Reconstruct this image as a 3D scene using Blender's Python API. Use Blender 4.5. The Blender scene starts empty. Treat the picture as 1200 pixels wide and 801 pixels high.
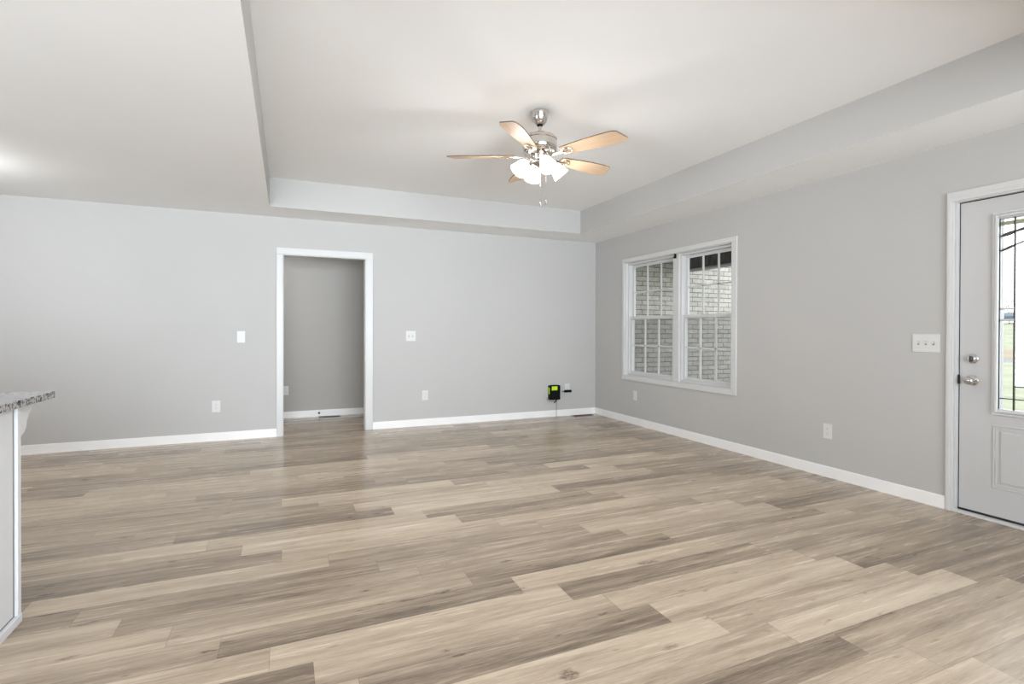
import bpy, bmesh, math, random
from mathutils import Vector, Matrix
C = bpy.context.scene.collection
S = bpy.context.scene
PI = math.pi
# ------------------------------------------------------------------ camera
YAW, PIT, ROLL = 0.4097079, -0.0056220, 0.0028717
FPX = 607.35
fw = Vector((math.sin(YAW)*math.cos(PIT), math.cos(YAW)*math.cos(PIT), math.sin(PIT)))
r0 = Vector((math.cos(YAW), -math.sin(YAW), 0)); u0 = r0.cross(fw)
rr = r0*math.cos(ROLL)+u0*math.sin(ROLL); uu = -r0*math.sin(ROLL)+u0*math.cos(ROLL)
cam = bpy.data.cameras.new('camera'); co = bpy.data.objects.new('camera', cam); C.objects.link(co)
M = Matrix((rr, uu, -fw)).transposed().to_4x4(); M.translation = Vector((-4.05341, -6.33444, 1.18999))
co.matrix_world = M
cam.sensor_width = 36; cam.lens = FPX/1200*36; cam.shift_y = -10.42/1200
cam.clip_start = .02; cam.clip_end = 500
S.camera = co
# ------------------------------------------------------------------ world, exposure
w = bpy.data.worlds.new('world'); S.world = w; w.use_nodes = True
wn = w.node_tree.nodes; bg = wn['Background']
tc = wn.new('ShaderNodeTexCoord'); sx = wn.new('ShaderNodeSeparateXYZ'); mr = wn.new('ShaderNodeValToRGB')
w.node_tree.links.new(tc.outputs['Generated'], sx.inputs[0]); w.node_tree.links.new(sx.outputs[2], mr.inputs[0])
mr.color_ramp.elements[0].position = 0.0; mr.color_ramp.elements[0].color = (.92, .95, 1, 1)
mr.color_ramp.elements[1].position = 1.0; mr.color_ramp.elements[1].color = (.85, .92, 1, 1)
w.node_tree.links.new(mr.outputs[0], bg.inputs[0]); bg.inputs[1].default_value = 3.6
S.view_settings.view_transform = 'Standard'; S.view_settings.look = 'None'
S.view_settings.exposure = 0.12; S.view_settings.gamma = 1.0; S.view_settings.use_curve_mapping = False
S.cycles.max_bounces = 10; S.cycles.diffuse_bounces = 7; S.cycles.glossy_bounces = 4
S.cycles.transmission_bounces = 8; S.cycles.transparent_max_bounces = 12
S.cycles.sample_clamp_indirect = 6; S.cycles.use_denoising = True
S.cycles.caustics_reflective = False; S.cycles.caustics_refractive = False

def area(name, loc, direction, sx_, sy_, power, col=(1, 1, 1), spread=180):
    l = bpy.data.lights.new(name, 'AREA'); l.shape = 'RECTANGLE'; l.size = sx_; l.size_y = sy_
    l.energy = power; l.color = col; l.spread = math.radians(spread)
    o = bpy.data.objects.new(name, l); C.objects.link(o); o.location = loc
    o.rotation_euler = Vector(direction).to_track_quat('-Z', 'Z').to_euler(); return o
# added fill lights at the unseen rear and left openings, stronger than the sky
area('fill_rear', (-3.6, -9.35, 1.35), (.0, 1, .17), 4.6, 1.9, 135, (.84, .93, 1.01), 85)
area('fill_left', (-8.35, -4.5, 1.35), (1, .30, .10), 1.7, 1.9, 20, (.84, .93, 1.01), 115)

# ------------------------------------------------------------------ materials
MAT = {}
def pmat(name, col, rough=.5, metal=0, spec=.5, emit=None, estr=0, trans=0, ior=1.45, coat=0):
    m = bpy.data.materials.new(name); m.use_nodes = True; b = m.node_tree.nodes['Principled BSDF']
    b.inputs['Base Color'].default_value = (*col, 1); b.inputs['Roughness'].default_value = rough
    b.inputs['Metallic'].default_value = metal; b.inputs['Specular IOR Level'].default_value = spec
    b.inputs['Transmission Weight'].default_value = trans; b.inputs['IOR'].default_value = ior
    b.inputs['Coat Weight'].default_value = coat
    if emit: b.inputs['Emission Color'].default_value = (*emit, 1); b.inputs['Emission Strength'].default_value = estr
    MAT[name] = m; return m
def N(m, t, **kw):
    n = m.node_tree.nodes.new(t)
    for k, v in kw.items(): setattr(n, k, v)
    return n
def L(m, a, b): m.node_tree.links.new(a, b)
def bsdf(m): return m.node_tree.nodes['Principled BSDF']
def math_n(m, op, a, b=None, c=None):
    n = N(m, 'ShaderNodeMath', operation=op)
    for i, v in enumerate((a, b, c)):
        if v is None: continue
        if isinstance(v, (int, float)): n.inputs[i].default_value = v
        else: L(m, v, n.inputs[i])
    return n.outputs[0]
def noise(m, vec, scale, detail=3, rough=.5, dist=0):
    n = N(m, 'ShaderNodeTexNoise'); n.inputs['Scale'].default_value = scale; n.inputs['Detail'].default_value = detail
    n.inputs['Roughness'].default_value = rough; n.inputs['Distortion'].default_value = dist
    if vec is not None: L(m, vec, n.inputs['Vector'])
    return n.outputs[0]
def ramp(m, fac, stops):
    n = N(m, 'ShaderNodeValToRGB'); e = n.color_ramp.elements
    while len(e) < len(stops): e.new(.5)
    for i, (p, c) in enumerate(stops): e[i].position = p; e[i].color = (*c, 1) if len(c) == 3 else c
    L(m, fac, n.inputs[0]); return n.outputs[0]
def objco(m):
    return N(m, 'ShaderNodeTexCoord').outputs['Object']
def bump(m, h, strength, dist=.002):
    n = N(m, 'ShaderNodeBump'); n.inputs['Strength'].default_value = strength; n.inputs['Distance'].default_value = dist
    L(m, h, n.inputs['Height']); L(m, n.outputs[0], bsdf(m).inputs['Normal'])
def mottled(name, col, amt, scale, rough, bstr=0, **kw):
    m = pmat(name, col, rough, **kw); v = noise(m, objco(m), scale, 3)
    a = tuple(c*(1-amt) for c in col); b = tuple(min(1, c*(1+amt)) for c in col)
    L(m, ramp(m, v, [(.3, a), (.7, b)]), bsdf(m).inputs['Base Color'])
    if bstr: bump(m, noise(m, objco(m), 260, 2), bstr, .001)
    return m
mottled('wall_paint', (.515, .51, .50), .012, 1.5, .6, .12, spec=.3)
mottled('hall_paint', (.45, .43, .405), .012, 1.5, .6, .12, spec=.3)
mottled('ceiling_paint', (.92, .92, .92), .01, 1.2, .75, .2, spec=.2)
mottled('trim_paint', (.65, .65, .645), .008, 4, .35, 0)
mottled('trim_paint_lit', (.92, .915, .91), .008, 4, .35, 0)  # same paint as the casings, with brighter light put into the colour
mottled('door_paint', (.55, .55, .55), .01, 3, .4, 0)
mottled('vinyl', (.63, .63, .63), .006, 5, .35, 0)
mottled('cabinet_paint', (.82, .84, .87), .01, 3, .4, 0)
mottled('plate_plastic', (.70, .70, .69), .005, 30, .35, 0)
mottled('socket_dark', (.30, .30, .29), .02, 50, .5, 0)
mottled('joint_grey', (.28, .28, .28), .02, 50, .6, 0)
mottled('gap_dark', (.02, .02, .02), .1, 20, .8, 0)
mottled('nickel', (.66, .63, .60), .03, 20, .16, 0, metal=1)
mottled('dark_metal', (.05, .05, .05), .1, 20, .35, 0, metal=.6)
mottled('chrome', (.62, .61, .60), .02, 30, .10, 0, metal=1)
mottled('black_plastic', (.005, .005, .006), .2, 40, .6, 0, spec=.15)
mottled('cable_grey', (.16, .16, .16), .1, 40, .5, 0)
mottled('green_label', (.55, .80, .02), .04, 60, .5, 0)
mottled('register_brown', (.10, .065, .04), .15, 30, .45, 0)
mottled('siding_dark', (.011, .010, .010), .15, 6, .6, 0)
mottled('porch_trim', (.30, .30, .30), .04, 5, .6, 0)
mottled('concrete', (.30, .295, .285), .08, 4, .85, .3)
mottled('asphalt', (.16, .16, .18), .06, .3, .9, 0)
mottled('field_tan', (.22, .175, .115), .14, .15, .95, 0)
mottled('leading', (.07, .065, .05), .1, 60, .4, 0, metal=.5)
mottled('bark', (.10, .10, .10), .15, 3, .9, 0)
mottled('car_paint', (.07, .10, .13), .04, 2, .3, 0)
mottled('car_glass', (.17, .20, .23), .04, 2, .15, 0)
mottled('rubber', (.02, .02, .02), .1, 20, .8, 0)
mottled('exterior_siding', (.60, .60, .58), .03, 2, .8, 0)
m = bpy.data.materials.new('glass_shade'); m.use_nodes = True; m.node_tree.nodes.remove(bsdf(m)); MAT['glass_shade'] = m
t = N(m, 'ShaderNodeBsdfTranslucent'); t.inputs[0].default_value = (.62, .60, .57, 1); d = N(m, 'ShaderNodeEmission'); d.inputs[0].default_value = (1, .95, .87, 1); d.inputs[1].default_value = 2.8
gl = N(m, 'ShaderNodeBsdfGlossy'); gl.inputs['Roughness'].default_value = .2
x1_ = N(m, 'ShaderNodeMixShader'); x1_.inputs[0].default_value = .07; L(m, t.outputs[0], x1_.inputs[1]); L(m, gl.outputs[0], x1_.inputs[2])
x = N(m, 'ShaderNodeAddShader'); L(m, x1_.outputs[0], x.inputs[0]); L(m, d.outputs[0], x.inputs[1])
L(m, x.outputs[0], m.node_tree.nodes['Material Output'].inputs[0])
pmat('bulb', (1, .95, .9), .3, emit=(1, .92, .8), estr=12)
pmat('diffuser', (.95, .95, .93), .4, emit=(1, .96, .9), estr=5)
# lawn
m = pmat('lawn', (.34, .38, .16), .95)
v = noise(m, objco(m), .9, 5, .65)
L(m, ramp(m, v, [(.3, (.17, .18, .11)), (.5, (.23, .235, .155)), (.72, (.29, .27, .20))]), bsdf(m).inputs['Base Color'])
# maple blades
m = pmat('maple', (.66, .42, .22), .5)
mp = N(m, 'ShaderNodeMapping'); mp.inputs['Scale'].default_value = (2.5, 26, 26); L(m, objco(m), mp.inputs[0])
v = noise(m, mp.outputs[0], 2.2, 4, .6, .6)
L(m, ramp(m, v, [(.25, (.52, .36, .23)), (.6, (.62, .45, .305)), (.8, (.68, .51, .36))]), bsdf(m).inputs['Base Color'])
mottled('blade_edge', (.12, .075, .045), .1, 20, .5, 0)
# granite
m = pmat('granite', (.4, .4, .4), .12)
o_ = objco(m)
n1 = noise(m, o_, 95, 4, .7); n2 = noise(m, o_, 38, 3, .6)
mixv = math_n(m, 'ADD', math_n(m, 'MULTIPLY', n1, .65), math_n(m, 'MULTIPLY', n2, .35))
L(m, ramp(m, mixv, [(.41, (.015, .015, .017)), (.455, (.13, .13, .13)), (.50, (.38, .38, .38)), (.56, (.62, .62, .61)), (.64, (.30, .29, .29))]), bsdf(m).inputs['Base Color'])
# brick
m = pmat('painted_brick', (.6, .6, .58), .8)
sep = N(m, 'ShaderNodeSeparateXYZ'); L(m, objco(m), sep.inputs[0])
hx = math_n(m, 'ADD', sep.outputs[0], sep.outputs[1])
cmb = N(m, 'ShaderNodeCombineXYZ'); L(m, hx, cmb.inputs[0]); L(m, sep.outputs[2], cmb.inputs[1])
wv = N(m, 'ShaderNodeVectorMath', operation='ADD')
nz = N(m, 'ShaderNodeTexNoise'); nz.inputs['Scale'].default_value = 14; L(m, objco(m), nz.inputs['Vector'])
sc_ = N(m, 'ShaderNodeVectorMath', operation='SCALE'); sc_.inputs['Scale'].default_value = .012; L(m, nz.outputs['Color'], sc_.inputs[0])
L(m, cmb.outputs[0], wv.inputs[0]); L(m, sc_.outputs[0], wv.inputs[1])
br = N(m, 'ShaderNodeTexBrick'); L(m, wv.outputs[0], br.inputs['Vector'])
br.inputs['Scale'].default_value = 1; br.inputs['Brick Width'].default_value = .2032; br.inputs['Row Height'].default_value = .0677
br.inputs['Mortar Size'].default_value = .0050; br.inputs['Mortar Smooth'].default_value = .35; br.inputs['Bias'].default_value = 0
br.inputs['Color1'].default_value = (.58, .545, .50, 1); br.inputs['Color2'].default_value = (.46, .435, .41, 1)
br.inputs['Mortar'].default_value = (.125, .12, .115, 1)
mx = N(m, 'ShaderNodeMixRGB', blend_type='MULTIPLY'); mx.inputs[0].default_value = 1
L(m, br.outputs['Color'], mx.inputs[1])
L(m, ramp(m, noise(m, objco(m), 22, 4, .7), [(.3, (.72, .71, .70)), (.6, (1, 1, 1))]), mx.inputs[2])
L(m, mx.outputs[0], bsdf(m).inputs['Base Color'])
bump(m, math_n(m, 'SUBTRACT', 1, br.outputs['Fac']), .8, .006)
# glass (clear panes)
def glassmat(name, tint, refl=.06):
    m = bpy.data.materials.new(name); m.use_nodes = True; nt = m.node_tree; nt.nodes.remove(bsdf(m))
    t = N(m, 'ShaderNodeBsdfTransparent'); t.inputs[0].default_value = (*tint, 1)
    g = N(m, 'ShaderNodeBsdfGlossy'); g.inputs['Roughness'].default_value = .02
    ge = N(m, 'ShaderNodeNewGeometry'); dt = N(m, 'ShaderNodeVectorMath', operation='DOT_PRODUCT'); L(m, ge.outputs['Normal'], dt.inputs[0]); L(m, ge.outputs['Incoming'], dt.inputs[1])
    fr = math_n(m, 'MULTIPLY_ADD', math_n(m, 'POWER', math_n(m, 'SUBTRACT', 1, math_n(m, 'ABSOLUTE', dt.outputs['Value'])), 5), .6, refl*.5)
    x = N(m, 'ShaderNodeMixShader'); L(m, fr, x.inputs[0]); L(m, t.outputs[0], x.inputs[1]); L(m, g.outputs[0], x.inputs[2])
    L(m, x.outputs[0], nt.nodes['Material Output'].inputs[0]); MAT[name] = m
glassmat('clear_glass', (.97, .98, .97))
m = bpy.data.materials.new('textured_glass'); m.use_nodes = True; m.node_tree.nodes.remove(bsdf(m)); MAT['textured_glass'] = m
t = N(m, 'ShaderNodeBsdfTranslucent'); t.inputs[0].default_value = (.96, .96, .97, 1)
g = N(m, 'ShaderNodeBsdfTransparent'); g.inputs[0].default_value = (.93, .93, .94, 1)
vor = noise(m, objco(m), 130, 3, .6)
x = N(m, 'ShaderNodeMixShader'); L(m, ramp(m, vor, [(.35, (.30, .30, .30)), (.65, (.75, .75, .75))]), x.inputs[0]); L(m, g.outputs[0], x.inputs[1]); L(m, t.outputs[0], x.inputs[2])
L(m, x.outputs[0], m.node_tree.nodes['Material Output'].inputs[0])
m = bpy.data.materials.new('screen_mesh'); m.use_nodes = True; m.node_tree.nodes.remove(bsdf(m)); MAT['screen_mesh'] = m
t = N(m, 'ShaderNodeBsdfTransparent'); d = N(m, 'ShaderNodeBsdfDiffuse'); d.inputs[0].default_value = (.045, .05, .055, 1)
x = N(m, 'ShaderNodeMixShader'); x.inputs[0].default_value = .25; L(m, t.outputs[0], x.inputs[1]); L(m, d.outputs[0], x.inputs[2])
L(m, x.outputs[0], m.node_tree.nodes['Material Output'].inputs[0])
# plank floor
m = pmat('vinyl_plank', (.4, .33, .26), .3, spec=.5)
at = N(m, 'ShaderNodeVertexColor', layer_name='tone'); sp = N(m, 'ShaderNodeSeparateColor'); L(m, at.outputs[0], sp.inputs[0])
tone, rnd = sp.outputs[0], sp.outputs[1]
uv = N(m, 'ShaderNodeUVMap', uv_map='plank'); su = N(m, 'ShaderNodeSeparateXYZ'); L(m, uv.outputs[0], su.inputs[0])
U, V = su.outputs[0], su.outputs[1]
def grain(fu, fv, ofs, scale, det, rg=.55, dist=0):
    c = N(m, 'ShaderNodeCombineXYZ'); L(m, math_n(m, 'MULTIPLY', U, fu), c.inputs[0]); L(m, math_n(m, 'MULTIPLY', V, fv), c.inputs[1])
    L(m, math_n(m, 'MULTIPLY_ADD', rnd, 57.3, ofs), c.inputs[2]); return noise(m, c.outputs[0], scale, det, rg, dist)
g_big = grain(1.1, 14, 0, 1.0, 2, .5, .6)       # wide streaks
g_mid = grain(2.6, 46, 9, 1.0, 3, .6, .5)
g_fin = grain(14, 300, 21, 1.0, 4, .7)
g_knot = grain(7, 24, 33, 1.0, 1, .5)
g_knd = grain(50, 170, 41, 1.0, 3, .7)
acc = math_n(m, 'MULTIPLY_ADD', math_n(m, 'SUBTRACT', g_big, .5), .85, tone)
acc = math_n(m, 'MULTIPLY_ADD', math_n(m, 'SUBTRACT', g_mid, .5), .50, acc)
acc = math_n(m, 'MULTIPLY_ADD', math_n(m, 'SUBTRACT', g_fin, .5), .72, acc)
kn = N(m, 'ShaderNodeMapRange'); L(m, g_knot, kn.inputs[0]); kn.inputs[1].default_value = .70; kn.inputs[2].default_value = .79
kd = math_n(m, 'MULTIPLY', kn.outputs[0], math_n(m, 'MULTIPLY_ADD', g_knd, 2.2, -.75))
acc = math_n(m, 'SUBTRACT', acc, math_n(m, 'MULTIPLY', kd, .9))
colr = ramp(m, acc, [(-.0, (.132, .099, .073)), (.25, (.268, .207, .151)), (.5, (.435, .346, .255)), (.75, (.585, .478, .360)), (1., (.70, .595, .46))])
# seams
W_, L_ = .1533, 1.2192
ev = math_n(m, 'MINIMUM', V, math_n(m, 'SUBTRACT', W_, V)); eu = math_n(m, 'MINIMUM', U, math_n(m, 'SUBTRACT', L_, U))
ed = N(m, 'ShaderNodeMapRange'); L(m, math_n(m, 'MINIMUM', ev, eu), ed.inputs[0]); ed.inputs[1].default_value = .0004; ed.inputs[2].default_value = .0018
ed.inputs[3].default_value = .62; ed.inputs[4].default_value = 1
mx = N(m, 'ShaderNodeMixRGB', blend_type='MULTIPLY'); mx.inputs[0].default_value = 1; L(m, colr, mx.inputs[1])
cc = N(m, 'ShaderNodeCombineXYZ'); [L(m, ed.outputs[0], cc.inputs[i]) for i in range(3)]
L(m, cc.outputs[0], mx.inputs[2]); L(m, mx.outputs[0], bsdf(m).inputs['Base Color'])
L(m, math_n(m, 'MULTIPLY_ADD', g_mid, .20, .15), bsdf(m).inputs['Roughness'])
bump(m, math_n(m, 'ADD', math_n(m, 'MULTIPLY', g_fin, .5), math_n(m, 'MULTIPLY', ed.outputs[0], 1)), .10, .0010)

# ------------------------------------------------------------------ geometry helpers
def link(name, bm, mats, parent=None, smooth=False, kind=None, loc=None):
    me = bpy.data.meshes.new(name)
    bmesh.ops.recalc_face_normals(bm, faces=bm.faces)
    bm.to_mesh(me); bm.free()
    for x_ in (mats if isinstance(mats, (list, tuple)) else [mats]): me.materials.append(MAT[x_])
    if smooth:
        for p in me.polygons: p.use_smooth = True
        try: me.set_sharp_from_angle(angle=math.radians(38))
        except Exception: pass
    o = bpy.data.objects.new(name, me); C.objects.link(o)
    if parent is not None: o.parent = parent
    if kind: o['kind'] = kind
    if loc is not None: o.location = loc
    return o
def box(bm, x0, x1, y0, y1, z0, z1, bev=0, mi=0):
    r = bmesh.ops.create_cube(bm, size=1); vs = r['verts']
    for v_ in vs: v_.co = Vector(((x0+x1)/2+v_.co.x*(x1-x0), (y0+y1)/2+v_.co.y*(y1-y0), (z0+z1)/2+v_.co.z*(z1-z0)))
    fs = set(f for v_ in vs for f in v_.link_faces)
    for f in fs: f.material_index = mi
    if bev:
        es = list(set(e for v_ in vs for e in v_.link_edges))
        bmesh.ops.bevel(bm, geom=es, offset=bev, segments=2, affect='EDGES', profile=.5)
    return vs
def B(*boxes, bev=0):
    bm = bmesh.new()
    for b in boxes: box(bm, *b, bev=bev)
    return bm
def lathe(bm, prof, M_=Matrix(), n=28, mi=0):
    rings = []
    for (r_, z) in prof:
        if r_ < 1e-6: rings.append([bm.verts.new(M_ @ Vector((0, 0, z)))])
        else: rings.append([bm.verts.new(M_ @ Vector((r_*math.cos(2*PI*k/n), r_*math.sin(2*PI*k/n), z))) for k in range(n)])
    for a, b in zip(rings, rings[1:]):
        for k in range(n):
            k2 = (k+1) % n
            if len(a) == 1 and len(b) == 1: continue
            if len(a) == 1: f = bm.faces.new((a[0], b[k], b[k2]))
            elif len(b) == 1: f = bm.faces.new((a[k], a[k2], b[0]))
            else: f = bm.faces.new((a[k], a[k2], b[k2], b[k]))
            f.material_index = mi
def tube(bm, pts, rad, n=8, closed=False):
    pts = [Vector(p) for p in pts]; rings = []; up = None
    for i, p in enumerate(pts):
        if closed: t_ = (pts[(i+1) % len(pts)]-pts[i-1]).normalized()
        else: t_ = (pts[min(i+1, len(pts)-1)]-pts[max(i-1, 0)]).normalized()
        if up is None:
            up = t_.orthogonal().normalized()
        up = (up - t_*up.dot(t_)).normalized(); s = t_.cross(up)
        r_ = rad[i] if isinstance(rad, (list, tuple)) else rad
        rings.append([bm.verts.new(p+up*r_*math.cos(2*PI*k/n)+s*r_*math.sin(2*PI*k/n)) for k in range(n)])
    prs = list(zip(rings, rings[1:]))
    if closed: prs.append((rings[-1], rings[0]))
    for a, b in prs:
        for k in range(n): bm.faces.new((a[k], a[(k+1) % n], b[(k+1) % n], b[k]))
    if not closed: bm.faces.new(rings[0]); bm.faces.new(rings[-1])
def prism(bm, poly, z0, z1, M_=Matrix(), mi=0, mi_side=None):
    a = [bm.verts.new(M_ @ Vector((x_, y_, z0))) for x_, y_ in poly]; b = [bm.verts.new(M_ @ Vector((x_, y_, z1))) for x_, y_ in poly]
    bm.faces.new(a).material_index = mi; bm.faces.new(b).material_index = mi
    for k in range(len(poly)):
        bm.faces.new((a[k], a[(k+1) % len(a)], b[(k+1) % len(b)], b[k])).material_index = mi if mi_side is None else mi_side
def thing(name, label, cat, loc=(0, 0, 0), rz=0, group=None):
    o = bpy.data.objects.new(name, None); C.objects.link(o); o.location = loc; o.rotation_euler = (0, 0, rz)
    o['label'] = label; o['category'] = cat
    if group: o['group'] = group
    return o
def tag(o, label, cat, group=None, kind=None):
    o['label'] = label; o['category'] = cat
    if group: o['group'] = group
    if kind: o['kind'] = kind
    return o
def struct(name, bm, mats, parent=None, smooth=False, label=None):
    o = link(name, bm, mats, parent, smooth)
    if parent is None: o['kind'] = 'structure'
    if label: o['label'] = label
    return o
def wall_grid(axis, pos0, pos1, us, zs, holes, mi=0):
    """slab perpendicular to axis, between pos0 and pos1, on grid lines us x zs; holes = set of (i,j) cells left open"""
    bm = bmesh.new(); cache = {}
    def P(i, j, s):
        k = (i, j, s)
        if k not in cache:
            p = pos1 if s else pos0
            if axis == 'x': c = (p, us[i], zs[j])
            elif axis == 'y': c = (us[i], p, zs[j])
            else: c = (us[i], zs[j], p)
            cache[k] = bm.verts.new(c)
        return cache[k]
    nu, nz_ = len(us)-1, len(zs)-1
    solid = lambda i, j: 0 <= i < nu and 0 <= j < nz_ and (i, j) not in holes
    for i in range(nu):
        for j in range(nz_):
            if not solid(i, j): continue
            for s in (0, 1): bm.faces.new((P(i, j, s), P(i+1, j, s), P(i+1, j+1, s), P(i, j+1, s)))
            for (di, dj, a, b) in ((-1, 0, (i, j), (i, j+1)), (1, 0, (i+1, j), (i+1, j+1)), (0, -1, (i, j), (i+1, j)), (0, 1, (i, j+1), (i+1, j+1))):
                if not solid(i+di, j+dj): bm.faces.new((P(*a, 0), P(*b, 0), P(*b, 1), P(*a, 1)))
    return bm

# ------------------------------------------------------------------ room shell
H, TZ = 2.44, 2.735
TX0, TX1, TY0, TY1 = -4.216, -.564, -5.56, -.520
XL, YR = -8.2, -9.2
# floor: planks 153 mm x 1219 mm, staggered; tone per plank (far edge, near edge), 0 dark .. 9 light
MOD = {-8: .85, -7: .684, -6: .521, -5: .359, -4: .181, -3: 1.212, -2: 1.048, -1: .91, 0: .766, 1: .592, 2: .405, 3: .204, 4: .025,
       5: 1.022, 6: .799, 7: .60, 8: .423, 9: .243, 10: .018, 11: 1.02, 12: .79, 13: .475, 14: .24, 15: .03, 16: .9, 17: .71, 18: .54, 19: .29,
       20: .08, 21: .87, 22: .74, 23: .55, 24: .27, 25: .05, 26: .57, 27: .28}
TONE = {  # row: {k: (far, near)}
 -7: {-3: (7, 7), -2: (5, 6)}, -6: {-3: (6, 6), -2: (6, 7), -1: (4, 4)}, -5: {-3: (2, 3), -2: (4, 5), -1: (3, 3)},
 -4: {-3: (6, 5), -2: (7, 8), -1: (3, 3)}, -3: {-4: (7, 6), -3: (5, 5), -2: (3, 2), -1: (3, 3)},
 -2: {-5: (6, 6), -4: (3, 1), -3: (7, 6), -2: (3, 2), -1: (3, 3)},
 -1: {-5: (2, 2), -4: (6, 4), -3: (7, 6), -2: (4, 4), -1: (4, 4)}, 0: {-5: (6, 5), -4: (7, 6), -3: (3, 3), -2: (6, 5), -1: (5, 5)},
 1: {-5: (4, 3), -4: (3, 1), -3: (7, 6), -2: (6, 4), -1: (5, 5)}, 2: {-5: (6, 6), -4: (4, 5), -3: (4, 2), -2: (5, 3), -1: (6, 5)},
 3: {-5: (6, 6), -4: (4, 3), -3: (4, 4), -2: (6, 6), -1: (2, 3)}, 4: {-5: (3, 3), -4: (4, 3), -3: (4, 4), -2: (7, 6), -1: (5, 4)},
 5: {-6: (3, 3), -5: (7, 6), -4: (5, 4), -3: (5, 4), -2: (6, 5), -1: (4, 4)}, 6: {-5: (3, 2), -4: (7, 5), -3: (6, 7), -2: (7, 5), -1: (4, 3)},
 7: {-5: (4, 3), -4: (8, 7), -3: (3, 3), -2: (6, 5), -1: (4, 4)}, 8: {-5: (6, 7), -4: (7, 6), -3: (4, 3), -2: (6, 5), -1: (3, 4)},
 9: {-5: (4, 3), -4: (3, 2), -3: (8, 7), -2: (3, 3), -1: (4, 3)}, 10: {-5: (5, 4), -4: (5, 3), -3: (8, 7), -2: (7, 6), -1: (4, 4)},
 11: {-6: (5, 5), -5: (5, 4), -4: (7, 5), -3: (7, 7), -2: (4, 4), -1: (4, 4)}, 12: {-6: (6, 4), -5: (5, 3), -4: (8, 7), -3: (4, 3), -2: (7, 7), -1: (4, 4)},
 13: {-6: (5, 5), -5: (5, 4), -4: (4, 3), -3: (3, 3), -2: (8, 7), -1: (4, 4)}, 14: {-5: (6, 6), -4: (4, 3), -3: (4, 4), -2: (4, 3), -1: (4, 4)},
 15: {-5: (7, 6), -4: (6, 5), -3: (5, 4), -2: (4, 3), -1: (5, 4)}, 16: {-6: (7, 6), -5: (7, 6), -4: (6, 6), -3: (4, 4), -2: (6, 6), -1: (3, 3)},
 17: {-6: (4, 3), -5: (7, 6), -4: (7, 6), -3: (6, 6), -2: (7, 6), -1: (4, 3)}, 18: {-6: (4, 3), -5: (5, 4), -4: (7, 7), -3: (6, 6), -2: (4, 4), -1: (4, 4)},
 19: {-6: (5, 4), -5: (4, 3), -4: (3, 2), -3: (7, 6), -2: (4, 4), -1: (4, 4)},
 20: {-6: (5, 5), -5: (4, 4), -4: (4, 4), -3: (4, 3), -2: (4, 4)}, 21: {-5: (6, 6), -4: (5, 5), -3: (3, 3), -2: (4, 4)},
 22: {-5: (6, 6), -4: (6, 5), -3: (5, 5), -2: (7, 6), -1: (3, 3)}, 23: {-5: (6, 6), -4: (5, 6), -3: (4, 4), -2: (7, 7), -1: (3, 3)},
 24: {-5: (5, 5), -4: (3, 3), -3: (4, 4), -2: (4, 4)}}
rng = random.Random(7)
bm = bmesh.new(); uvl = bm.loops.layers.uv.new('plank'); cl = bm.loops.layers.float_color.new('tone')
FX0, FX1, FY0, FY1 = -8.2, .03, -9.2, 1.25
for n in range(-33, 37):
    y0 = -4.2+W_*(n-1); y1 = y0+W_
    ya, yb = max(y0, FY0), min(y1, FY1)
    if yb-ya < 1e-4: continue
    mod = MOD.get(n, (MOD[27]-.2*(n-27)) % L_ if n > 27 else (MOD[-8]-.165*(n+8)) % L_)
    for k in range(-9, 2):
        x0 = k*L_+mod; x1 = x0+L_
        xa, xb = max(x0, FX0), min(x1, FX1)
        rt = rng.random(); ti = rng.choice([3, 4, 4, 5, 6, 7]); rd = rng.random()
        tf, tn = TONE.get(n, {}).get(k, (ti, ti-(rt > .5)))
        if xb-xa < 1e-4: continue
        vs = [bm.verts.new((x_, y_, 0)) for x_, y_ in ((xa, ya), (xb, ya), (xb, yb), (xa, yb))]
        f = bm.faces.new(vs)
        for lp in f.loops:
            x_, y_ = lp.vert.co.x, lp.vert.co.y
            lp[uvl].uv = (x_-x0, y_-y0)
            t_ = (tn if y_ == vs[0].co.y else tf)/9
            lp[cl] = (.08+t_*.80, rd, 0, 1)
struct('floor', bm, 'vinyl_plank')
# ceiling with a raised tray
bm = bmesh.new()
def quad(bm, pts, mi): bm.faces.new([bm.verts.new(p) for p in pts]).material_index = mi
cxs, cys = [XL-.15, TX0, TX1, .15], [YR-.15, TY0, TY1, 1.4]
for i in range(3):
    for j in range(3):
        z_ = TZ if (i, j) == (1, 1) else H
        quad(bm, [(cxs[i], cys[j], z_), (cxs[i+1], cys[j], z_), (cxs[i+1], cys[j+1], z_), (cxs[i], cys[j+1], z_)], 0)
quad(bm, [(TX0, TY1, H), (TX1, TY1, H), (TX1, TY1, TZ), (TX0, TY1, TZ)], 1)
quad(bm, [(TX1, TY0, H), (TX1, TY1, H), (TX1, TY1, TZ), (TX1, TY0, TZ)], 1)
quad(bm, [(TX0, TY0, H), (TX0, TY1, H), (TX0, TY1, TZ), (TX0, TY0, TZ)], 1)
quad(bm, [(TX0, TY0, H), (TX1, TY0, H), (TX1, TY0, TZ), (TX0, TY0, TZ)], 1)
struct('ceiling', bm, ['ceiling_paint', 'wall_paint'])
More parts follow.
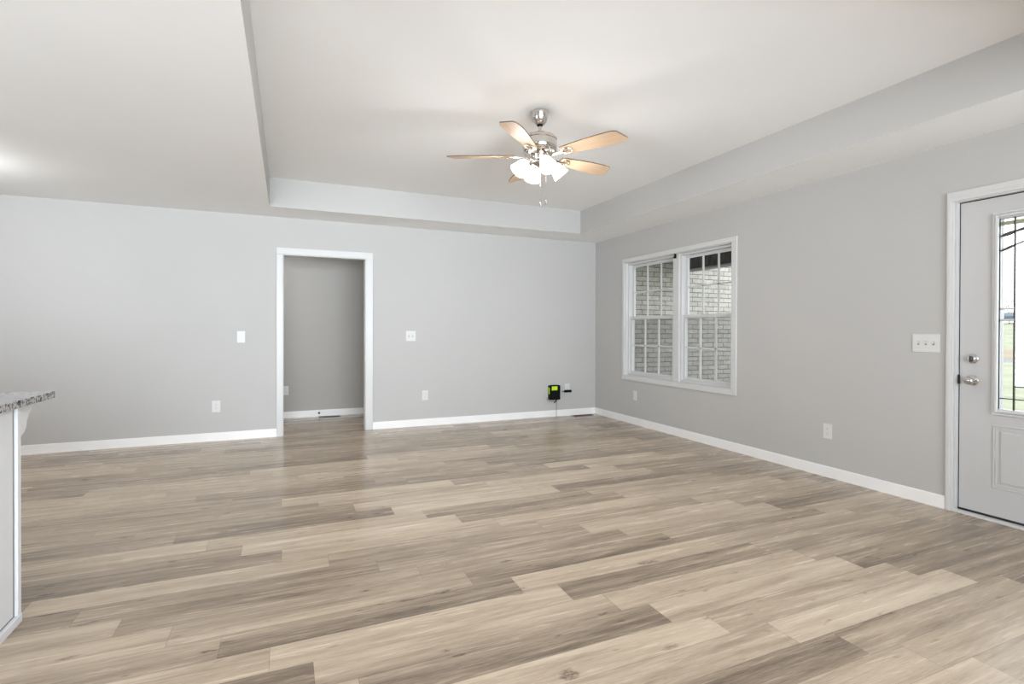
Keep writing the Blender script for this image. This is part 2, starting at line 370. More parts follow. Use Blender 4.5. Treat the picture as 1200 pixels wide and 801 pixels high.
# back wall with the cased opening; right wall with window and door
OX0, OX1, OZ = -4.10, -3.19, 2.035
struct('wall_back', wall_grid('y', 0, .12, [XL-.15, OX0, OX1, .15], [0, OZ, H], {(1, 0)}), 'wall_paint')
WY0, WY1, WZ0, WZ1 = -2.49, -.70, .60, 2.075
DY0, DY1, DZ = -5.305, -4.350, 2.05
struct('wall_right', wall_grid('x', 0, .15, [YR-.15, DY0, DY1, WY0, WY1, 0], [0, WZ0, DZ, WZ1, H], {(1, 0), (1, 1), (3, 1), (3, 2)}), ['wall_paint'])
struct('wall_left', wall_grid('x', XL-.15, XL, [YR-.15, -5.4, -3.6, 1.4], [0, .3, 2.3, H], {(1, 1)}), 'wall_paint')
struct('wall_rear', wall_grid('y', YR-.15, YR, [XL, -6.0, -1.2, 0], [0, .3, 2.3, H], {(1, 1)}), 'wall_paint')
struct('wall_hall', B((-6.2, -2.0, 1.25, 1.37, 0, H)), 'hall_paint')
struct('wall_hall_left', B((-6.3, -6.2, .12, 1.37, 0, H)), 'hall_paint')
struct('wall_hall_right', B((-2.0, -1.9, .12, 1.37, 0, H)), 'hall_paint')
# baseboards
BH, BT = .0875, .013
def baseboard(name, x0, x1, y0, y1):
    bm = bmesh.new(); box(bm, x0, x1, y0, y1, 0, BH)
    es = [e for e in bm.edges if all(v_.co.z > BH-.001 for v_ in e.verts)]
    bmesh.ops.bevel(bm, geom=es, offset=.004, segments=2, affect='EDGES')
    return struct(name, bm, 'trim_paint_lit')
baseboard('baseboard_back', XL, -4.157, -BT, 0); baseboard('baseboard_back_corner', -3.113, 0, -BT, 0)
baseboard('baseboard_right', -BT, 0, -4.314, -BT); baseboard('baseboard_right_rear', -BT, 0, YR, -5.345)
baseboard('baseboard_left', XL, XL+BT, YR, 0); baseboard('baseboard_rear', XL, 0, YR, YR+BT)
baseboard('baseboard_hall', -6.2, -2.0, 1.237, 1.25)
# cased opening trim
def casing_profile(bm, path_boxes):
    for b in path_boxes: box(bm, *b, bev=.003)
CW = .060
bm = bmesh.new()
for yy0, yy1 in ((-.016, 0), (.12, .136)):
    casing_profile(bm, [(OX0-CW, OX0+.004, yy0, yy1, 0, OZ-.004), (OX1-.004, OX1+CW+.016, yy0, yy1, 0, OZ-.004), (OX0-CW, OX1+CW+.016, yy0, yy1, OZ-.004, OZ+CW+.008)])
box(bm, OX0-.001, OX0+.012, .0, .12, 0, OZ-.012); box(bm, OX1-.012, OX1+.001, .0, .12, 0, OZ-.012); box(bm, OX0-.001, OX1+.001, .0, .12, OZ-.012, OZ+.001)
struct('trim_1', bm, 'trim_paint')
# unseen rear / left windows, added to let fill light into the room
def plain_window(name, axis, pos, u0_, u1_, z0, z1, mull):
    e = bpy.data.objects.new(name, None); C.objects.link(e); e['kind'] = 'structure'
    bm = bmesh.new(); t_ = .05
    def bb(a, b, c, d):
        if axis == 'y': box(bm, a, b, pos-.04, pos+.04, c, d)
        else: box(bm, pos-.04, pos+.04, a, b, c, d)
    bb(u0_, u1_, z0, z0+t_); bb(u0_, u1_, z1-t_, z1)
    for k in range(mull+1):
        u_ = u0_+(u1_-u0_-t_)*k/mull; bb(u_, u_+t_, z0, z1)
    link('window_frame', bm, 'vinyl', e)
plain_window('added_window_2', 'y', YR-.07, -6.0, -1.2, .3, 2.3, 3)
plain_window('added_window_3', 'x', XL-.07, -5.4, -3.6, .3, 2.3, 2)

# ------------------------------------------------------------------ window_1: twin double-hung
W1 = bpy.data.objects.new('window_1', None); C.objects.link(W1); W1['kind'] = 'structure'; W1.location = (0, -1.6, .6)
def wlink(name, bm, mat_, parent=W1, **k):
    bmesh.ops.translate(bm, verts=bm.verts, vec=(0, 1.6, -.6)) if parent is W1 or parent.parent is W1 else None
    return link(name, bm, mat_, parent, **k)
bm = bmesh.new(); cw = .048
for b in [(-.016, 0, WY1-.004, WY1+.040, WZ0+.004, WZ1-.004), (-.016, 0, WY0-.060, WY0+.004, WZ0+.004, WZ1-.004),
          (-.016, 0, WY0-.060, WY1+.040, WZ1-.004, WZ1+.047), (-.016, 0, WY0-.060, WY1+.040, WZ0-.05, WZ0+.004)]:
    box(bm, *b, bev=.003)
wlink('window_casing', bm, 'trim_paint')
# reveal / jamb liner and master frame
bm = B((.001, .149, WY1-.012, WY1+.001, WZ0+.012, WZ1-.012), (.001, .149, WY0-.001, WY0+.012, WZ0+.012, WZ1-.012), (.001, .149, WY0-.001, WY1+.001, WZ1-.012, WZ1+.001), (-.010, .149, WY0+.005, WY1-.005, WZ0+.0045, WZ0+.012))
wlink('window_jamb', bm, 'trim_paint')
MY0, MY1 = -1.695, -1.600
bm = bmesh.new()
for (a, b) in ((WY0+.012, MY0), (MY1, WY1-.012)):
    for bx in [(.045, .14, a, a+.022, WZ0+.036, WZ1-.035), (.045, .14, b-.022, b, WZ0+.036, WZ1-.035), (.045, .14, a, b, WZ1-.035, WZ1-.012), (.045, .14, a, b, WZ0+.012, WZ0+.036)]:
        box(bm, *bx, bev=.002)
box(bm, .02, .14, MY0, MY1, WZ0+.012, WZ1-.012, bev=.003)
wlink('window_frame', bm, 'vinyl')
ZM = 1.348
def sash(name, a, b, z0, z1, x0, x1, st, rails, screen=False):
    bm = B((x0, x1, a, a+st, z0, z1), (x0, x1, b-st, b, z0, z1), (x0+.001, x1-.001, a+st, b-st, z1-rails[1], z1), (x0+.001, x1-.001, a+st, b-st, z0, z0+rails[0]), bev=.002)
    so = wlink(name, bm, 'vinyl')
    ga, gb, g0, g1 = a+st, b-st, z0+rails[0], z1-rails[1]; xm = (x0+x1)/2
    bm = B((xm-.003, xm+.003, ga-.004, gb+.004, g0-.004, g1+.004)); wlink('glass_pane', bm, 'clear_glass', so)
    bm = bmesh.new()
    for k in (1, 2):
        y_ = ga+(gb-ga)*k/3; box(bm, xm-.007, xm+.007, y_-.009, y_+.009, g0, g1)
    zz = (g0+g1)/2; box(bm, xm-.007, xm+.007, ga, gb, zz-.009, zz+.009)
    wlink('grille', bm, 'vinyl', so)
    return so
for i, (a, b) in enumerate(((WY0+.034, MY0-.022), (MY1+.022, WY1-.034))):
    up = sash('upper_sash', a, b, ZM-.02, WZ1-.035, .100, .128, .036, (.035, .032))
    lo = sash('lower_sash', a, b, WZ0+.036, ZM+.022, .066, .094, .036, (.030, .036))
    bm = B((.058, .072, (a+b)/2-.03, (a+b)/2+.03, ZM+.020, ZM+.032), bev=.002); wlink('sash_lock', bm, 'vinyl', lo)
    bm = B((.1335, .1345, a, b, WZ0+.036, ZM-.01)); wlink('insect_screen', bm, 'screen_mesh')
bm = B((-.004, .020, -1.656, -1.642, 2.015, 2.066), (-.002, .020, -1.636, -1.626, 2.020, 2.036), bev=.001)
wlink('window_latch', bm, 'black_plastic')

# ------------------------------------------------------------------ door_1: half-lite entry door
D1 = bpy.data.objects.new('door_1', None); C.objects.link(D1); D1['kind'] = 'structure'
bm = B((-.016, 0, DY1-.004, DY1+.038, 0, DZ-.004), (-.016, 0, DY0-.045, DY0+.004, 0, DZ-.004), (-.016, 0, DY0-.045, DY1+.038, DZ-.004, DZ+.058), bev=.003)
for yy in (DY1+.010, DY0-.030): box(bm, -.020, -.015, yy, yy+.020, 0, DZ+.03, bev=.002)
box(bm, -.020, -.015, DY0-.03, DY1+.02, DZ+.02, DZ+.040, bev=.002)
link('door_casing', bm, 'trim_paint', D1)
link('door_frame', B((.001, .149, DY1-.014, DY1+.001, .0165, DZ-.012), (.001, .149, DY0-.001, DY0+.014, .0165, DZ-.012), (.001, .149, DY0-.001, DY1+.001, DZ-.012, DZ+.001), (.078, .14, DY1-.03, DY1-.0145, .017, DZ-.013), (.078, .14, DY0+.0145, DY0+.03, .017, DZ-.013), (.078, .14, DY0+.03, DY1-.03, DZ-.03, DZ-.0125)), 'trim_paint', D1)
link('weatherstrip_shadow', B((.034, .078, DY1-.021, DY1-.0135, 0.02, DZ-.012), (.034, .078, DY0+.0135, DY0+.021, .02, DZ-.012), (.034, .078, DY0+.014, DY1-.014, DZ-.0185, DZ-.0115)), 'gap_dark', D1)  # seal strips in near-black, the shadow of the door gap put into the colour
link('threshold', B((-.0165, .15, DY0+.001, DY1-.001, .0005, .0165), bev=.003), 'trim_paint', D1)
link('door_sweep', B((.026, .072, DY0+.016, DY1-.016, .0165, .030)), 'gap_dark', D1)
SY0, SY1, SZ0, SZ1 = DY0+.021, DY1-.021, .030, DZ-.019
XF, XB = .03, .074
GY1, GY0, GZ0, GZ1 = -4.573, -5.078, .705, 1.895
leaf = link('door_leaf', wall_grid('x', XF, XB, [SY0, GY0, GY1, SY1], [SZ0, GZ0, GZ1, SZ1], {(1, 1)}), 'door_paint', D1)
def ring(bm, x0, x1, y0, y1, z0, z1, w_, bev=.002):
    for b in [(x0, x1, y0, y0+w_, z0, z1), (x0, x1, y1-w_, y1, z0, z1), (x0+.0003, x1, y0+w_*.8, y1-w_*.8, z0, z0+w_), (x0+.0003, x1, y0+w_*.8, y1-w_*.8, z1-w_, z1)]: box(bm, *b, bev=bev)
bm = bmesh.new()
ring(bm, XF-.012, XF+.01, GY0-.030, GY1+.030, GZ0-.038, GZ1+.040, .014, .004)
ring(bm, XF-.018, XF+.02, GY0-.017, GY1+.017, GZ0-.022, GZ1+.024, .017, .005)
ring(bm, XB-.01, XB+.016, GY0-.028, GY1+.028, GZ0-.03, GZ1+.03, .030, .004)
link('glass_frame', bm, 'vinyl', leaf)
bm = bmesh.new()
ring(bm, XF-.005, XF+.004, -5.105, -4.548, .205, .605, .010, .003)
ring(bm, XF-.002, XF+.004, -5.092, -4.561, .218, .592, .012, .001)
box(bm, XF-.006, XF+.004, -5.065, -4.588, .245, .565, bev=.004)
link('lower_panel', bm, 'door_paint', leaf)
XG = .052
YA, YB = GY1-.068, GY0+.068
link('clear_pane', B((XG-.002, XG+.002, YA, GY1+.004, GZ0-.004, GZ1+.004), (XG-.002, XG+.002, GY0-.004, YB, GZ0-.004, GZ1+.004)), 'clear_glass', leaf)
link('clear_pane', B((XG-.002, XG+.002, YB, YA, GZ0-.004, .850)), 'clear_glass', leaf)
link('textured_pane', B((XG-.002, XG+.002, YB, YA, .850, GZ1+.004)), 'textured_glass', leaf)
bm = bmesh.new(); lw = .0035
for y_ in (YA, YB): box(bm, XG-.006, XG+.006, y_-lw, y_+lw, GZ0, GZ1)
box(bm, XG-.005, XG+.005, GY0, GY1, .770, .776); box(bm, XG-.005, XG+.005, YB, YA, .848, .854)
def arc(z_edge, z_mid, thick_edge, thick_mid):
    n_ = 20; top = []; bot = []
    for i in range(n_+1):
        s = i/n_; y_ = GY0+(GY1-GY0)*s; z_ = z_edge+(z_mid-z_edge)*math.sin(PI*s)
        d_ = min(abs(y_-YA), abs(y_-YB), abs(y_-GY0), abs(y_-GY1)); th = thick_edge if (y_ > YA or y_ < YB) else thick_mid
        th *= min(1, .35+d_/.02)
        top.append((y_, z_+th)); bot.append((y_, z_-th))
    poly = top+bot[::-1]
    prism(bm, [(-p[0], p[1]) for p in poly], XG-.006, XG+.006, Matrix(((0, 0, 1, 0), (-1, 0, 0, 0), (0, 1, 0, 0), (0, 0, 0, 1))))
arc(1.786, 1.835, .011, .007); arc(1.694, 1.765, .008, .003)
link('leading', bm, 'leading', leaf)
bm = bmesh.new()
for z_ in (1.262, 1.332): box(bm, XG-.007, XG+.006, YA, GY1, z_-.006, z_+.006); box(bm, XG-.007, XG+.006, GY0, YB, z_-.006, z_+.006)
link('bevel_bar', bm, 'vinyl', leaf)
mottled('olive_bar', (.30, .31, .20), .05, 30, .4)
link('tinted_bar', B((XG-.004, XG+.003, GY0, GY1, 1.852, 1.876)), 'olive_bar', leaf)
# hardware
Mx = Matrix.Rotation(-PI/2, 4, 'Y')   # local +z -> world -x
def hw(name, y_, z_, prof, mat_, parent, x0=XF):
    bm = bmesh.new(); lathe(bm, prof, Matrix.Translation((x0, y_, z_)) @ Mx); return link(name, bm, mat_, parent, smooth=True)
db = hw('deadbolt', -4.441, 1.013, [(0, 0), (.031, 0), (.031, .004), (.026, .009), (.015, .011), (.012, .012), (0, .012)], 'chrome', leaf)
link('thumb_turn', B((XF-.034, XF-.012, -4.445, -4.437, .994, 1.032), bev=.003), 'dark_metal', db)
kn_ = hw('door_knob', -4.441, .873, [(0, 0), (.033, 0), (.033, .004), (.026, .009), (.013, .013), (.012, .026), (.016, .030), (.024, .035), (.0275, .045), (.0255, .055), (.018, .062), (.008, .066), (0, .0665)], 'chrome', leaf)
link('latch_plate', B((.02, .05, DY1-.024, DY1-.013, .845, .905)), 'dark_metal', D1)

# ------------------------------------------------------------------ ceiling fan
FC = Vector((-2.411, -3.038, 0))
fan = thing('ceiling_fan', 'brushed nickel ceiling fan with five maple blades and four lit glass shades', 'ceiling fan', (FC.x, FC.y, TZ))
def fz(z): return z-TZ
def flathe(name, prof, mat_, parent=fan, n=40):
    bm = bmesh.new(); lathe(bm, [(r_, fz(z)) for r_, z in prof], n=n); return link(name, bm, mat_, parent, smooth=True)
flathe('canopy', [(0, 2.735), (.062, 2.735), (.064, 2.728), (.060, 2.715), (.056, 2.69), (.047, 2.665), (.034, 2.648), (.026, 2.643), (0, 2.643)], 'nickel')
flathe('ball_joint', [(0, 2.645), (.020, 2.645), (.021, 2.637), (.016, 2.630), (0, 2.630)], 'black_plastic')
flathe('downrod', [(0, 2.632), (.0125, 2.632), (.0125, 2.600), (.020, 2.598), (.024, 2.588), (0, 2.588)], 'nickel')
flathe('motor_housing', [(0, 2.592), (.030, 2.590), (.045, 2.582), (.075, 2.573), (.105, 2.560), (.119, 2.546), (.122, 2.535), (.118, 2.528), (.121, 2.522), (.121, 2.470), (.116, 2.462), (.120, 2.455), (.112, 2.442), (.09, 2.436), (0, 2.436)], 'nickel')
flathe('switch_housing', [(0, 2.438), (.062, 2.436), (.066, 2.425), (.060, 2.412), (.056, 2.385), (.062, 2.378), (.060, 2.366), (.040, 2.352), (.018, 2.345), (.010, 2.335), (0, 2.333)], 'nickel')
def blade_poly():
    pts = [(.185, -.040), (.215, -.047), (.33, -.060), (.45, -.069), (.56, -.072), (.600, -.069), (.625, -.058), (.655, .030), (.656, .045), (.645, .056), (.610, .066), (.56, .071), (.45, .069), (.33, .060), (.215, .047), (.185, .040), (.178, .02), (.178, -.02)]
    return pts
for k in range(5):
    a = math.radians(10+72*k)
    Rz = Matrix.Rotation(a, 4, 'Z') @ Matrix.Translation((0, 0, fz(2.423))) @ Matrix.Rotation(math.radians(-12), 4, 'X')
    bm = bmesh.new(); prism(bm, blade_poly(), -.0035, .0035, mi=0, mi_side=1)
    b = link('blade', bm, ['maple', 'blade_edge'], fan); b.matrix_basis = Rz
    bm = bmesh.new()
    prism(bm, [(.085, -.016), (.14, -.011), (.185, -.013), (.185, .013), (.14, .011), (.085, .016)], -.014, -.007)
    pts = [Vector((.225+.042*math.cos(t_)*(1 if math.cos(t_) > 0 else .9), .030*math.sin(t_)*(1.1-.35*math.cos(t_)), -.009)) for t_ in [2*PI*i/28 for i in range(28)]]
    tube(bm, pts, .0038, 6, closed=True)
    tube(bm, [(.18, 0, -.009), (.20, 0, -.009), (.24, 0, -.009)], [.0045, .004, .003], 6)
    for (sx2, sy2) in ((.205, .018), (.205, -.018), (.262, 0)):
        lathe(bm, [(0, -.0125), (.0035, -.012), (.0045, -.008), (0, -.004)], Matrix.Translation((sx2, sy2, 0)), 10)
    link('blade_iron', bm, 'nickel', b, smooth=True)
for k in range(4):
    a = math.radians(-96.5+90*k)
    tilt = math.radians(42)
    base = Matrix.Rotation(a, 4, 'Z')
    bm = bmesh.new()
    tube(bm, [base @ Vector(p) for p in ((.045, 0, fz(2.39)), (.066, 0, fz(2.394)), (.082, 0, fz(2.390)), (.092, 0, fz(2.380)))], .007, 8)
    # shade axis: points outward and down
    Ms = base @ Matrix.Translation((.088, 0, fz(2.386))) @ Matrix.Rotation(PI-tilt, 4, 'Y')
    lathe(bm, [(0, -.006), (.018, -.006), (.021, .0), (.022, .020), (.019, .024), (0, .024)], Ms, 20)
    arm = link('light_arm', bm, 'nickel', fan, smooth=True)
    bm = bmesh.new()
    prof = [(.020, .016), (.030, .024), (.040, .040), (.046, .062), (.050, .085), (.056, .105), (.0605, .118), (.0590, .1185), (.054, .105), (.048, .085), (.044, .062), (.038, .042), (.028, .027), (.020, .019)]
    lathe(bm, prof, Ms, 32); link('glass_shade', bm, 'glass_shade', arm, smooth=True)
    bm = bmesh.new(); lathe(bm, [(0, .024), (.012, .026), (.014, .04), (.026, .062), (.029, .078), (.022, .097), (0, .106)], Ms, 20)
    link('bulb', bm, 'bulb', arm, smooth=True)
    l = bpy.data.lights.new('bulb_light', 'POINT'); l.energy = 10; l.shadow_soft_size = .035; l.color = (1, .98, .96)
    lo = bpy.data.objects.new('bulb_light', l); C.objects.link(lo); lo.parent = arm; lo.location = (Ms @ Vector((0, 0, .112)))
for (dx, dz) in ((-.004, 2.078), (.035, 2.093)):
    ox = Vector((math.cos(YAW)*dx+.01, -math.sin(YAW)*dx, 0))
    bm = bmesh.new(); tube(bm, [ox+Vector((0, 0, fz(2.35))), ox+Vector((0, 0, fz(2.25))), ox+Vector((0, 0, fz(dz)+.02))], .0011, 6)
    pc = link('pull_chain', bm, 'nickel', fan)
    bm = bmesh.new(); lathe(bm, [(0, .022), (.003, .022), (.0055, .014), (.006, -.006), (.004, -.014), (0, -.015)], Matrix.Translation(ox+Vector((0, 0, fz(dz)))), 12)
    link('chain_pull', bm, 'cable_grey', pc, smooth=True)

# ------------------------------------------------------------------ wall plates
def plate(name, label, wallside, u_, z_, w_, h_, kind, group=None, fixed=None):
    """wallside: 'back' faces -y at y=fixed, 'right' faces -x at x=0"""
    if wallside == 'back': o = thing(name, label, 'light switch' if 'switch' in name else ('outlet' if 'outlet' in name else 'wall plate'), (u_, fixed or 0, z_), 0, group)
    else: o = thing(name, label, 'light switch' if 'switch' in name else ('outlet' if 'outlet' in name else 'wall plate'), (0, u_, z_), -PI/2, group)
    bm = bmesh.new(); box(bm, -w_/2, w_/2, -.006, 0, -h_/2, h_/2, bev=.002)
    link('cover_plate', bm, 'plate_plastic', o)
    if kind[0] == 't':
        n_ = int(kind[1]); pitch = .046
        for i in range(n_):
            x_ = (i-(n_-1)/2)*pitch
            bm = bmesh.new(); box(bm, x_-.006, x_+.006, -.0068, -.0055, -.013, .013); link('toggle_slot', bm, 'socket_dark', o)
            bm = bmesh.new(); box(bm, x_-.0045, x_+.0045, -.016, -.006, -.002, .010, bev=.0015); link('toggle', bm, 'plate_plastic', o)
    elif kind == 'rocker':
        bm = bmesh.new(); box(bm, -.017, .017, -.0085, -.005, -.034, .034, bev=.001); link('rocker', bm, 'plate_plastic', o)
    elif kind == 'duplex':
        for s in (-1, 1):
            zc = s*.0195
            bm = bmesh.new(); lathe(bm, [(0, 0), (.0165, 0), (.0170, .0015), (.0170, .003), (0, .003)], Matrix.Translation((0, -.005, zc)) @ Matrix.Rotation(PI/2, 4, 'X'), 24)
            sk = link('socket', bm, 'plate_plastic', o)
            bm = bmesh.new()
            for xx in (-.006, .006): box(bm, xx-.0015, xx+.0015, -.0086, -.0078, zc-.001, zc+.007)
            lathe(bm, [(0, 0), (.0028, 0), (.0028, .0008), (0, .0008)], Matrix.Translation((0, -.0078, zc-.008)) @ Matrix.Rotation(PI/2, 4, 'X'), 10)
            link('socket_slot', bm, 'socket_dark', sk)
    return o
plate('light_switch', 'single white rocker switch plate on grey wall left of the doorway', 'back', -4.510, 1.109, .078, .124, 'rocker')
plate('light_switch', 'white double toggle switch plate on grey wall right of the doorway', 'back', -2.658, 1.115, .118, .124, 't2')
plate('light_switch', 'wide white triple toggle switch plate beside the entry door', 'right', -4.190, 1.108, .168, .124, 't3')
plate('wall_outlet', 'white duplex outlet low on the back wall left of the doorway', 'back', -4.747, .367, .080, .124, 'duplex')
plate('wall_outlet', 'white duplex outlet low on the back wall between doorway and black box', 'back', -2.480, .379, .076, .120, 'duplex')
plate('wall_outlet', 'white duplex outlet low on the right wall between window and door', 'right', -3.484, .373, .074, .120, 'duplex')
plate('wall_plate', 'small plain white plate low on right wall beneath the window', 'right', -.932, .366, .072, .120, 'rocker')
plate('wall_outlet', 'white outlet seen through doorway low on hall wall', 'back', -4.070, .372, .074, .120, 'duplex', fixed=1.25)
plate('wall_outlet', 'white outlet in back corner with black adapter plugged in below', 'back', -.462, .388, .080, .110, 'duplex')

# power adapter plugged into the corner outlet
ad = thing('power_adapter', 'small black power adapter plugged into corner outlet', 'adapter', (-.462, -.009, .345))
bm = bmesh.new(); box(bm, -.052, .050, -.040, -.002, -.017, .016, bev=.005); link('adapter_body', bm, 'black_plastic', ad)
bm = bmesh.new(); tube(bm, [(-.050, -.02, .002), (-.070, -.02, -.003), (-.088, -.018, -.002), (-.10, -.016, .006)], [.006, .005, .003, .003], 8); link('strain_relief', bm, 'black_plastic', ad, smooth=True)

# black network box
nb = thing('network_box', 'black plastic wall box with bright green label and dangling cables', 'network box', (-.678, 0, .336))
bm = bmesh.new(); box(bm, -.083, .083, -.055, 0, -.100, .098, bev=.007); link('case', bm, 'black_plastic', nb)
bm = bmesh.new(); box(bm, -.052, .035, -.0565, -.0545, .032, .086, bev=.0004); link('label', bm, 'green_label', nb)
bm = bmesh.new(); box(bm, -.0838, -.0825, -.050, -.015, -.02, .07); link('side_label', bm, 'green_label', nb)
bm = bmesh.new()
for i in range(5): box(bm, -.055+i*.022, -.045+i*.022, -.045, -.012, .097, .103, bev=.001)
link('port', bm, 'black_plastic', nb)
bm = bmesh.new(); tube(bm, [(-.07, -.03, -.095), (-.10, -.032, -.088), (-.116, -.03, -.070), (-.108, -.028, -.098), (-.085, -.028, -.118), (-.045, -.03, -.124), (-.02, -.03, -.11), (-.01, -.03, -.098)], .003, 7)
link('looped_cable', bm, 'cable_grey', nb, smooth=True)
bm = bmesh.new(); tube(bm, [(.040, -.03, -.095), (.030, -.034, -.112), (.010, -.036, -.130), (-.008, -.036, -.140)], [.007, .007, .006, .007], 8)
link('cable_plug', bm, 'black_plastic', nb, smooth=True)
bm = bmesh.new(); tube(bm, [(.035, -.030, -.095), (.034, -.030, -.17), (.035, -.028, -.25), (.034, -.028, -.334)], .0023, 7)
link('floor_cable', bm, 'black_plastic', nb, smooth=True)

# floor registers
def register(label, x0, x1, y0, y1):
    o = thing('floor_register', label, 'floor vent', ((x0+x1)/2, (y0+y1)/2, 0))
    w_, d_ = (x1-x0)/2, (y1-y0)/2
    bm = bmesh.new()
    for b in [(-w_, w_, -d_, -d_+.012, 0, .005), (-w_, w_, d_-.012, d_, 0, .005), (-w_, -w_+.012, -d_, d_, 0, .005), (w_-.012, w_, -d_, d_, 0, .005)]: box(bm, *b, bev=.001)
    link('register_frame', bm, 'register_brown', o)
    bm = bmesh.new(); n_ = 16
    for i in range(n_):
        x_ = -w_+.016+(2*w_-.032)*i/(n_-1); box(bm, x_-.003, x_+.003, -d_+.01, d_-.01, .0005, .004)
    box(bm, -w_+.01, w_-.01, -.003, .003, .0005, .004)
    link('register_grille', bm, 'register_brown', o)
    link('register_pan', B((-w_+.01, w_-.01, -d_+.01, d_-.01, .0002, .001)), 'gap_dark', o)
register('dark brown floor register in the far right corner', -.415, -.105, -.135, -.035)
register('dark brown floor register on hall floor beyond doorway', -3.655, -3.380, 1.115, 1.205)
# door stop on hall baseboard
o = thing('door_stop', 'tiny dark door stop on hall baseboard', 'door stop', (-3.651, 1.237, .052))
bm = bmesh.new(); Mr = Matrix.Rotation(PI/2, 4, 'X'); lathe(bm, [(0, 0), (.012, 0), (.012, .004), (.006, .006), (.005, .055), (0, .055)], Mr, 14); link('stop_post', bm, 'chrome', o, smooth=True)
bm = bmesh.new(); lathe(bm, [(0, .054), (.010, .054), (.012, .060), (.011, .070), (0, .072)], Mr, 14); link('bumper', bm, 'rubber', o, smooth=True)

# ------------------------------------------------------------------ kitchen peninsula
PX = -5.045
pc = thing('base_cabinet', 'white kitchen peninsula cabinet with panelled end under granite counter', 'cabinet', (PX-1.1, -3.91, 0))
def pl(name, bm, mat_, parent=pc):
    bmesh.ops.translate(bm, verts=bm.verts, vec=(-(PX-1.1), 3.91, 0)); return link(name, bm, mat_, parent)
pl('body', B((PX-2.2, PX-.012, -4.215, -3.615, 0, .884)), 'cabinet_paint')
pl('end_panel', B((PX-.012, PX-.009, -4.177, -3.656, .044, .884)), 'cabinet_paint')
pl('panel_groove', B((PX-.0125, PX-.0112, -4.184, -3.638, .034, .884)), 'joint_grey')
bm = bmesh.new()
for b in [(PX-.012, PX, -3.637, -3.608, .0342, .884), (PX-.012, PX, -4.215, -4.186, .0342, .884), (PX-.012, PX+.003, -4.215, -3.608, 0, .034)]: box(bm, *b, bev=.002)
pl('corner_trim', bm, 'cabinet_paint')
pl('back_panel', B((PX-2.2, PX-.012, -3.615, -3.609, 0, .884)), 'cabinet_paint')
def corbel(x_):   # bracket under the overhang
    prof = [(-3.609, .884), (-3.425, .884), (-3.425, .866), (-3.445, .855), (-3.455, .842), (-3.480, .826), (-3.497, .800), (-3.503, .775), (-3.520, .757), (-3.548, .745), (-3.572, .735), (-3.590, .715), (-3.600, .690), (-3.609, .684)]
    bm = bmesh.new(); prism(bm, prof, x_-.045, x_, Matrix(((0, 0, 1, 0), (1, 0, 0, 0), (0, 1, 0, 0), (0, 0, 0, 1))))
    pl('corbel', bm, 'cabinet_paint')
corbel(-5.066); corbel(-6.1); corbel(-7.1)
bm = bmesh.new(); box(bm, -7.35, -4.998, -4.26, -3.410, .8845, .9145, bev=.003)
tag(link('countertop', bm, 'granite'), 'speckled grey granite countertop on the white peninsula', 'countertop')

# ------------------------------------------------------------------ lamps out of frame (dining, hall) and an added kitchen fill
def dome_light(label, x_, y_, watts, r_=.17, z=H):
    o = thing('ceiling_light', label, 'ceiling light', (x_, y_, z), 0)
    bm = bmesh.new(); lathe(bm, [(0, 0), (r_, 0), (r_+.005, -.012), (r_-.004, -.024), (r_-.02, -.026)], Matrix(), 32); link('lamp_base', bm, 'nickel', o, smooth=True)
    bm = bmesh.new(); lathe(bm, [(r_-.012, -.02), (r_-.03, -.055), (r_*.6, -.085), (r_*.3, -.098), (0, -.102)], Matrix(), 32); link('diffuser', bm, 'diffuser', o, smooth=True)
    l = bpy.data.lights.new('lamp', 'POINT'); l.energy = watts; l.shadow_soft_size = .12; l.color = (.96, .98, 1)
    lo = bpy.data.objects.new('lamp', l); C.objects.link(lo); lo.parent = o; lo.location = (0, 0, -.22)
dome_light('round flush ceiling lamp over the dining area left of the peninsula', -6.45, -1.35, 13)
dome_light('round flush fill lamp added over the unseen kitchen behind the peninsula', -6.3, -6.6, 8)  # unseen lamp, added to brighten the room
dome_light('round flush ceiling lamp in the hall beyond the doorway', -5.0, .70, 17)

# ------------------------------------------------------------------ outside
struct('exterior_wall', B((.15, .17, YR, DY0-.06, -.3, 3.0), (.15, .17, DY1+.05, WY0-.05, -.3, 3.0), (.15, .17, WY1+.05, -.35, -.3, 3.0), (.15, .17, DY0-.06, DY1+.05, DZ+.05, 3.0), (.15, .17, WY0-.05, WY1+.05, WZ1+.05, 3.0), (.15, .17, WY0-.05, WY1+.05, -.3, WZ0-.05)), 'exterior_siding')
struct('wall_garage', B((.15, 4.6, -.35, -.12, -.3, 3.0)), 'painted_brick')
struct('porch_slab', B((.15, 1.75, -6.8, -.35, -.3, -.04)), 'concrete')
struct('porch_ceiling', B((.17, 1.5, -4.0, -.35, 2.46, 2.50)), 'porch_trim')
# porch beam: dark board-and-batten face, grey soffit edge
bm = bmesh.new(); box(bm, 1.24, 1.36, -3.75, -.352, 2.068, 2.47, mi=0)
for i in range(40): y_ = -.42-.085*i; box(bm, 1.229, 1.24, y_-.008, y_+.008, 2.068, 2.46, mi=0)
bo = struct('porch_beam', bm, 'siding_dark')
link('beam_soffit', B((1.215, 1.37, -3.76, -.352, 2.045, 2.067)), 'porch_trim', bo)
bm = bmesh.new(); box(bm, 1.24, 1.36, -3.72, -3.60, -.04, 2.044, bev=.004); box(bm, 1.225, 1.375, -3.735, -3.585, -.04, .10, bev=.004); box(bm, 1.225, 1.375, -3.735, -3.585, 1.96, 2.044, bev=.004)
struct('porch_column', bm, 'porch_trim')
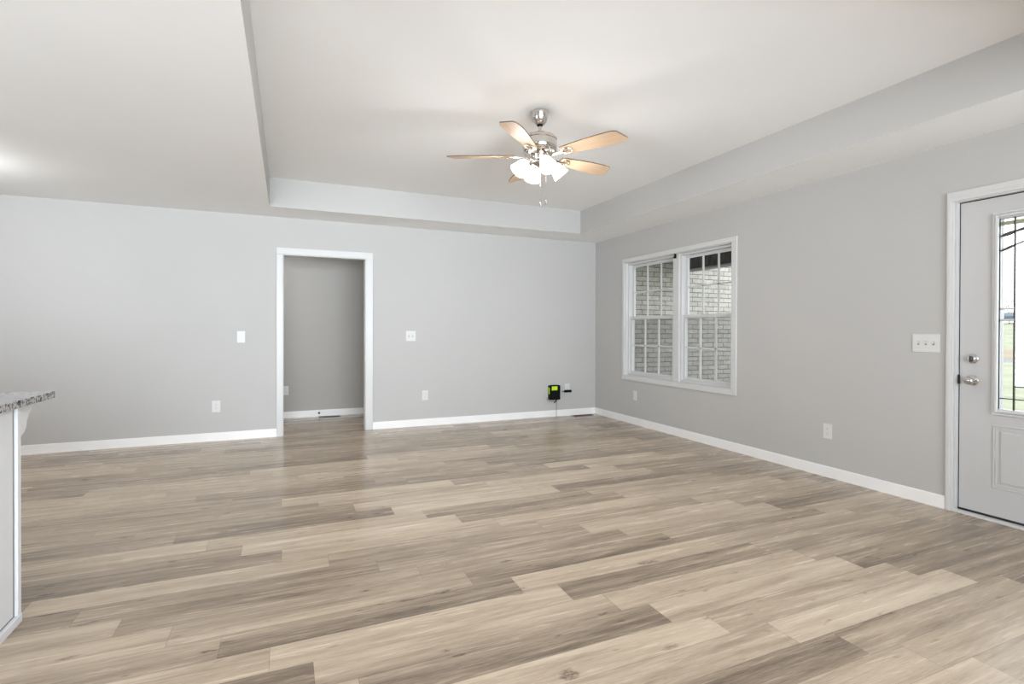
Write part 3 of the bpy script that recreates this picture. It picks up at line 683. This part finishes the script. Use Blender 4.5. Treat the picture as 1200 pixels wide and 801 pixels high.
# terrain: lawn rising to the horizon
def strip(name, x0, x1, z0f, mat_, nx=24):
    bm = bmesh.new(); rows = []
    for i in range(nx+1):
        x_ = x0+(x1-x0)*i/nx; rows.append([bm.verts.new((x_, y_, z0f(x_))) for y_ in (-60, -20, 20, 70, 140)])
    for a, b in zip(rows, rows[1:]):
        for k in range(4): bm.faces.new((a[k], b[k], b[k+1], a[k+1]))
    return struct(name, bm, mat_, smooth=True)
def tz(x_): return -.25 if x_ < 45 else -.25+2.75*min(1, (x_-45)/45)**1.3
strip('lawn', .15, 27, tz, 'lawn'); strip('road', 27, 30.2, tz, 'asphalt'); strip('field', 30.2, 48, tz, 'field_tan'); strip('pasture', 48, 400, lambda x_: tz(x_), 'lawn', 60)
def ray(px, d):   # a point d metres deep along the direction of image column px, on the terrain
    a = YAW+math.atan((px-600)/FPX); k = d/math.cos(a-YAW)
    x_, y_ = -4.053+k*math.sin(a), -6.334+k*math.cos(a); return x_, y_, tz(x_)
# parked car on the rise
x_, y_, z_ = ray(1181, 72)
car = thing('car', 'distant blue-grey car parked beyond the field, seen through door glass', 'car', (x_, y_, z_), math.radians(8))
bm = bmesh.new(); prism(bm, [(-2.2, .35), (-2.25, .75), (-2.1, .95), (-1.2, 1.02), (1.9, 1.0), (2.2, .85), (2.25, .4), (2.1, .3), (-2.1, .3)], -.85, .85, Matrix(((0, 0, 1, 0), (1, 0, 0, 0), (0, 1, 0, 0), (0, 0, 0, 1)))); link('car_body', bm, 'car_paint', car)
bm = bmesh.new(); prism(bm, [(-1.3, 1.0), (-.7, 1.5), (.9, 1.5), (1.6, 1.0)], -.75, .75, Matrix(((0, 0, 1, 0), (1, 0, 0, 0), (0, 1, 0, 0), (0, 0, 0, 1)))); link('car_cabin', bm, 'car_glass', car)
for sx2 in (-.78, .78):
    for sy2 in (-1.35, 1.4):
        bm = bmesh.new(); lathe(bm, [(0, -.1), (.33, -.1), (.34, 0), (.33, .1), (0, .1)], Matrix.Translation((sx2, sy2, .34)) @ Matrix.Rotation(PI/2, 4, 'Y'), 20); link('wheel', bm, 'rubber', car)
# bare trees
def tree(px, d, h_, seed, label):
    rg = random.Random(seed); x_, y_, z_ = ray(px, d)
    bm = bmesh.new()
    def grow(p, dirn, ln, rad, dep):
        q = p+dirn*ln; tube(bm, [p, (p+q)/2+Vector((rg.uniform(-1, 1), rg.uniform(-1, 1), 0))*ln*.05, q], [rad, rad*.85, rad*.65], 5)
        if dep == 0: return
        for _ in range(3 if dep > 1 else 4):
            nd = (dirn+Vector((rg.uniform(-1, 1), rg.uniform(-1, 1), rg.uniform(-.15, .7)))*.75).normalized(); grow(q, nd, ln*rg.uniform(.6, .8), rad*.6, dep-1)
    grow(Vector((0, 0, -.3)), Vector((0, 0, 1)), h_*.3, h_*.016, 4)
    tag(link('bare_tree', bm, 'bark', loc=(x_, y_, z_)), label, 'tree', 'bare trees beyond the field')
tree(1174, 84, 6.2, 3, 'bare grey tree at left edge of door glass beyond field')
tree(1183, 86, 5.8, 5, 'rounded bare grey tree rising behind the distant car')
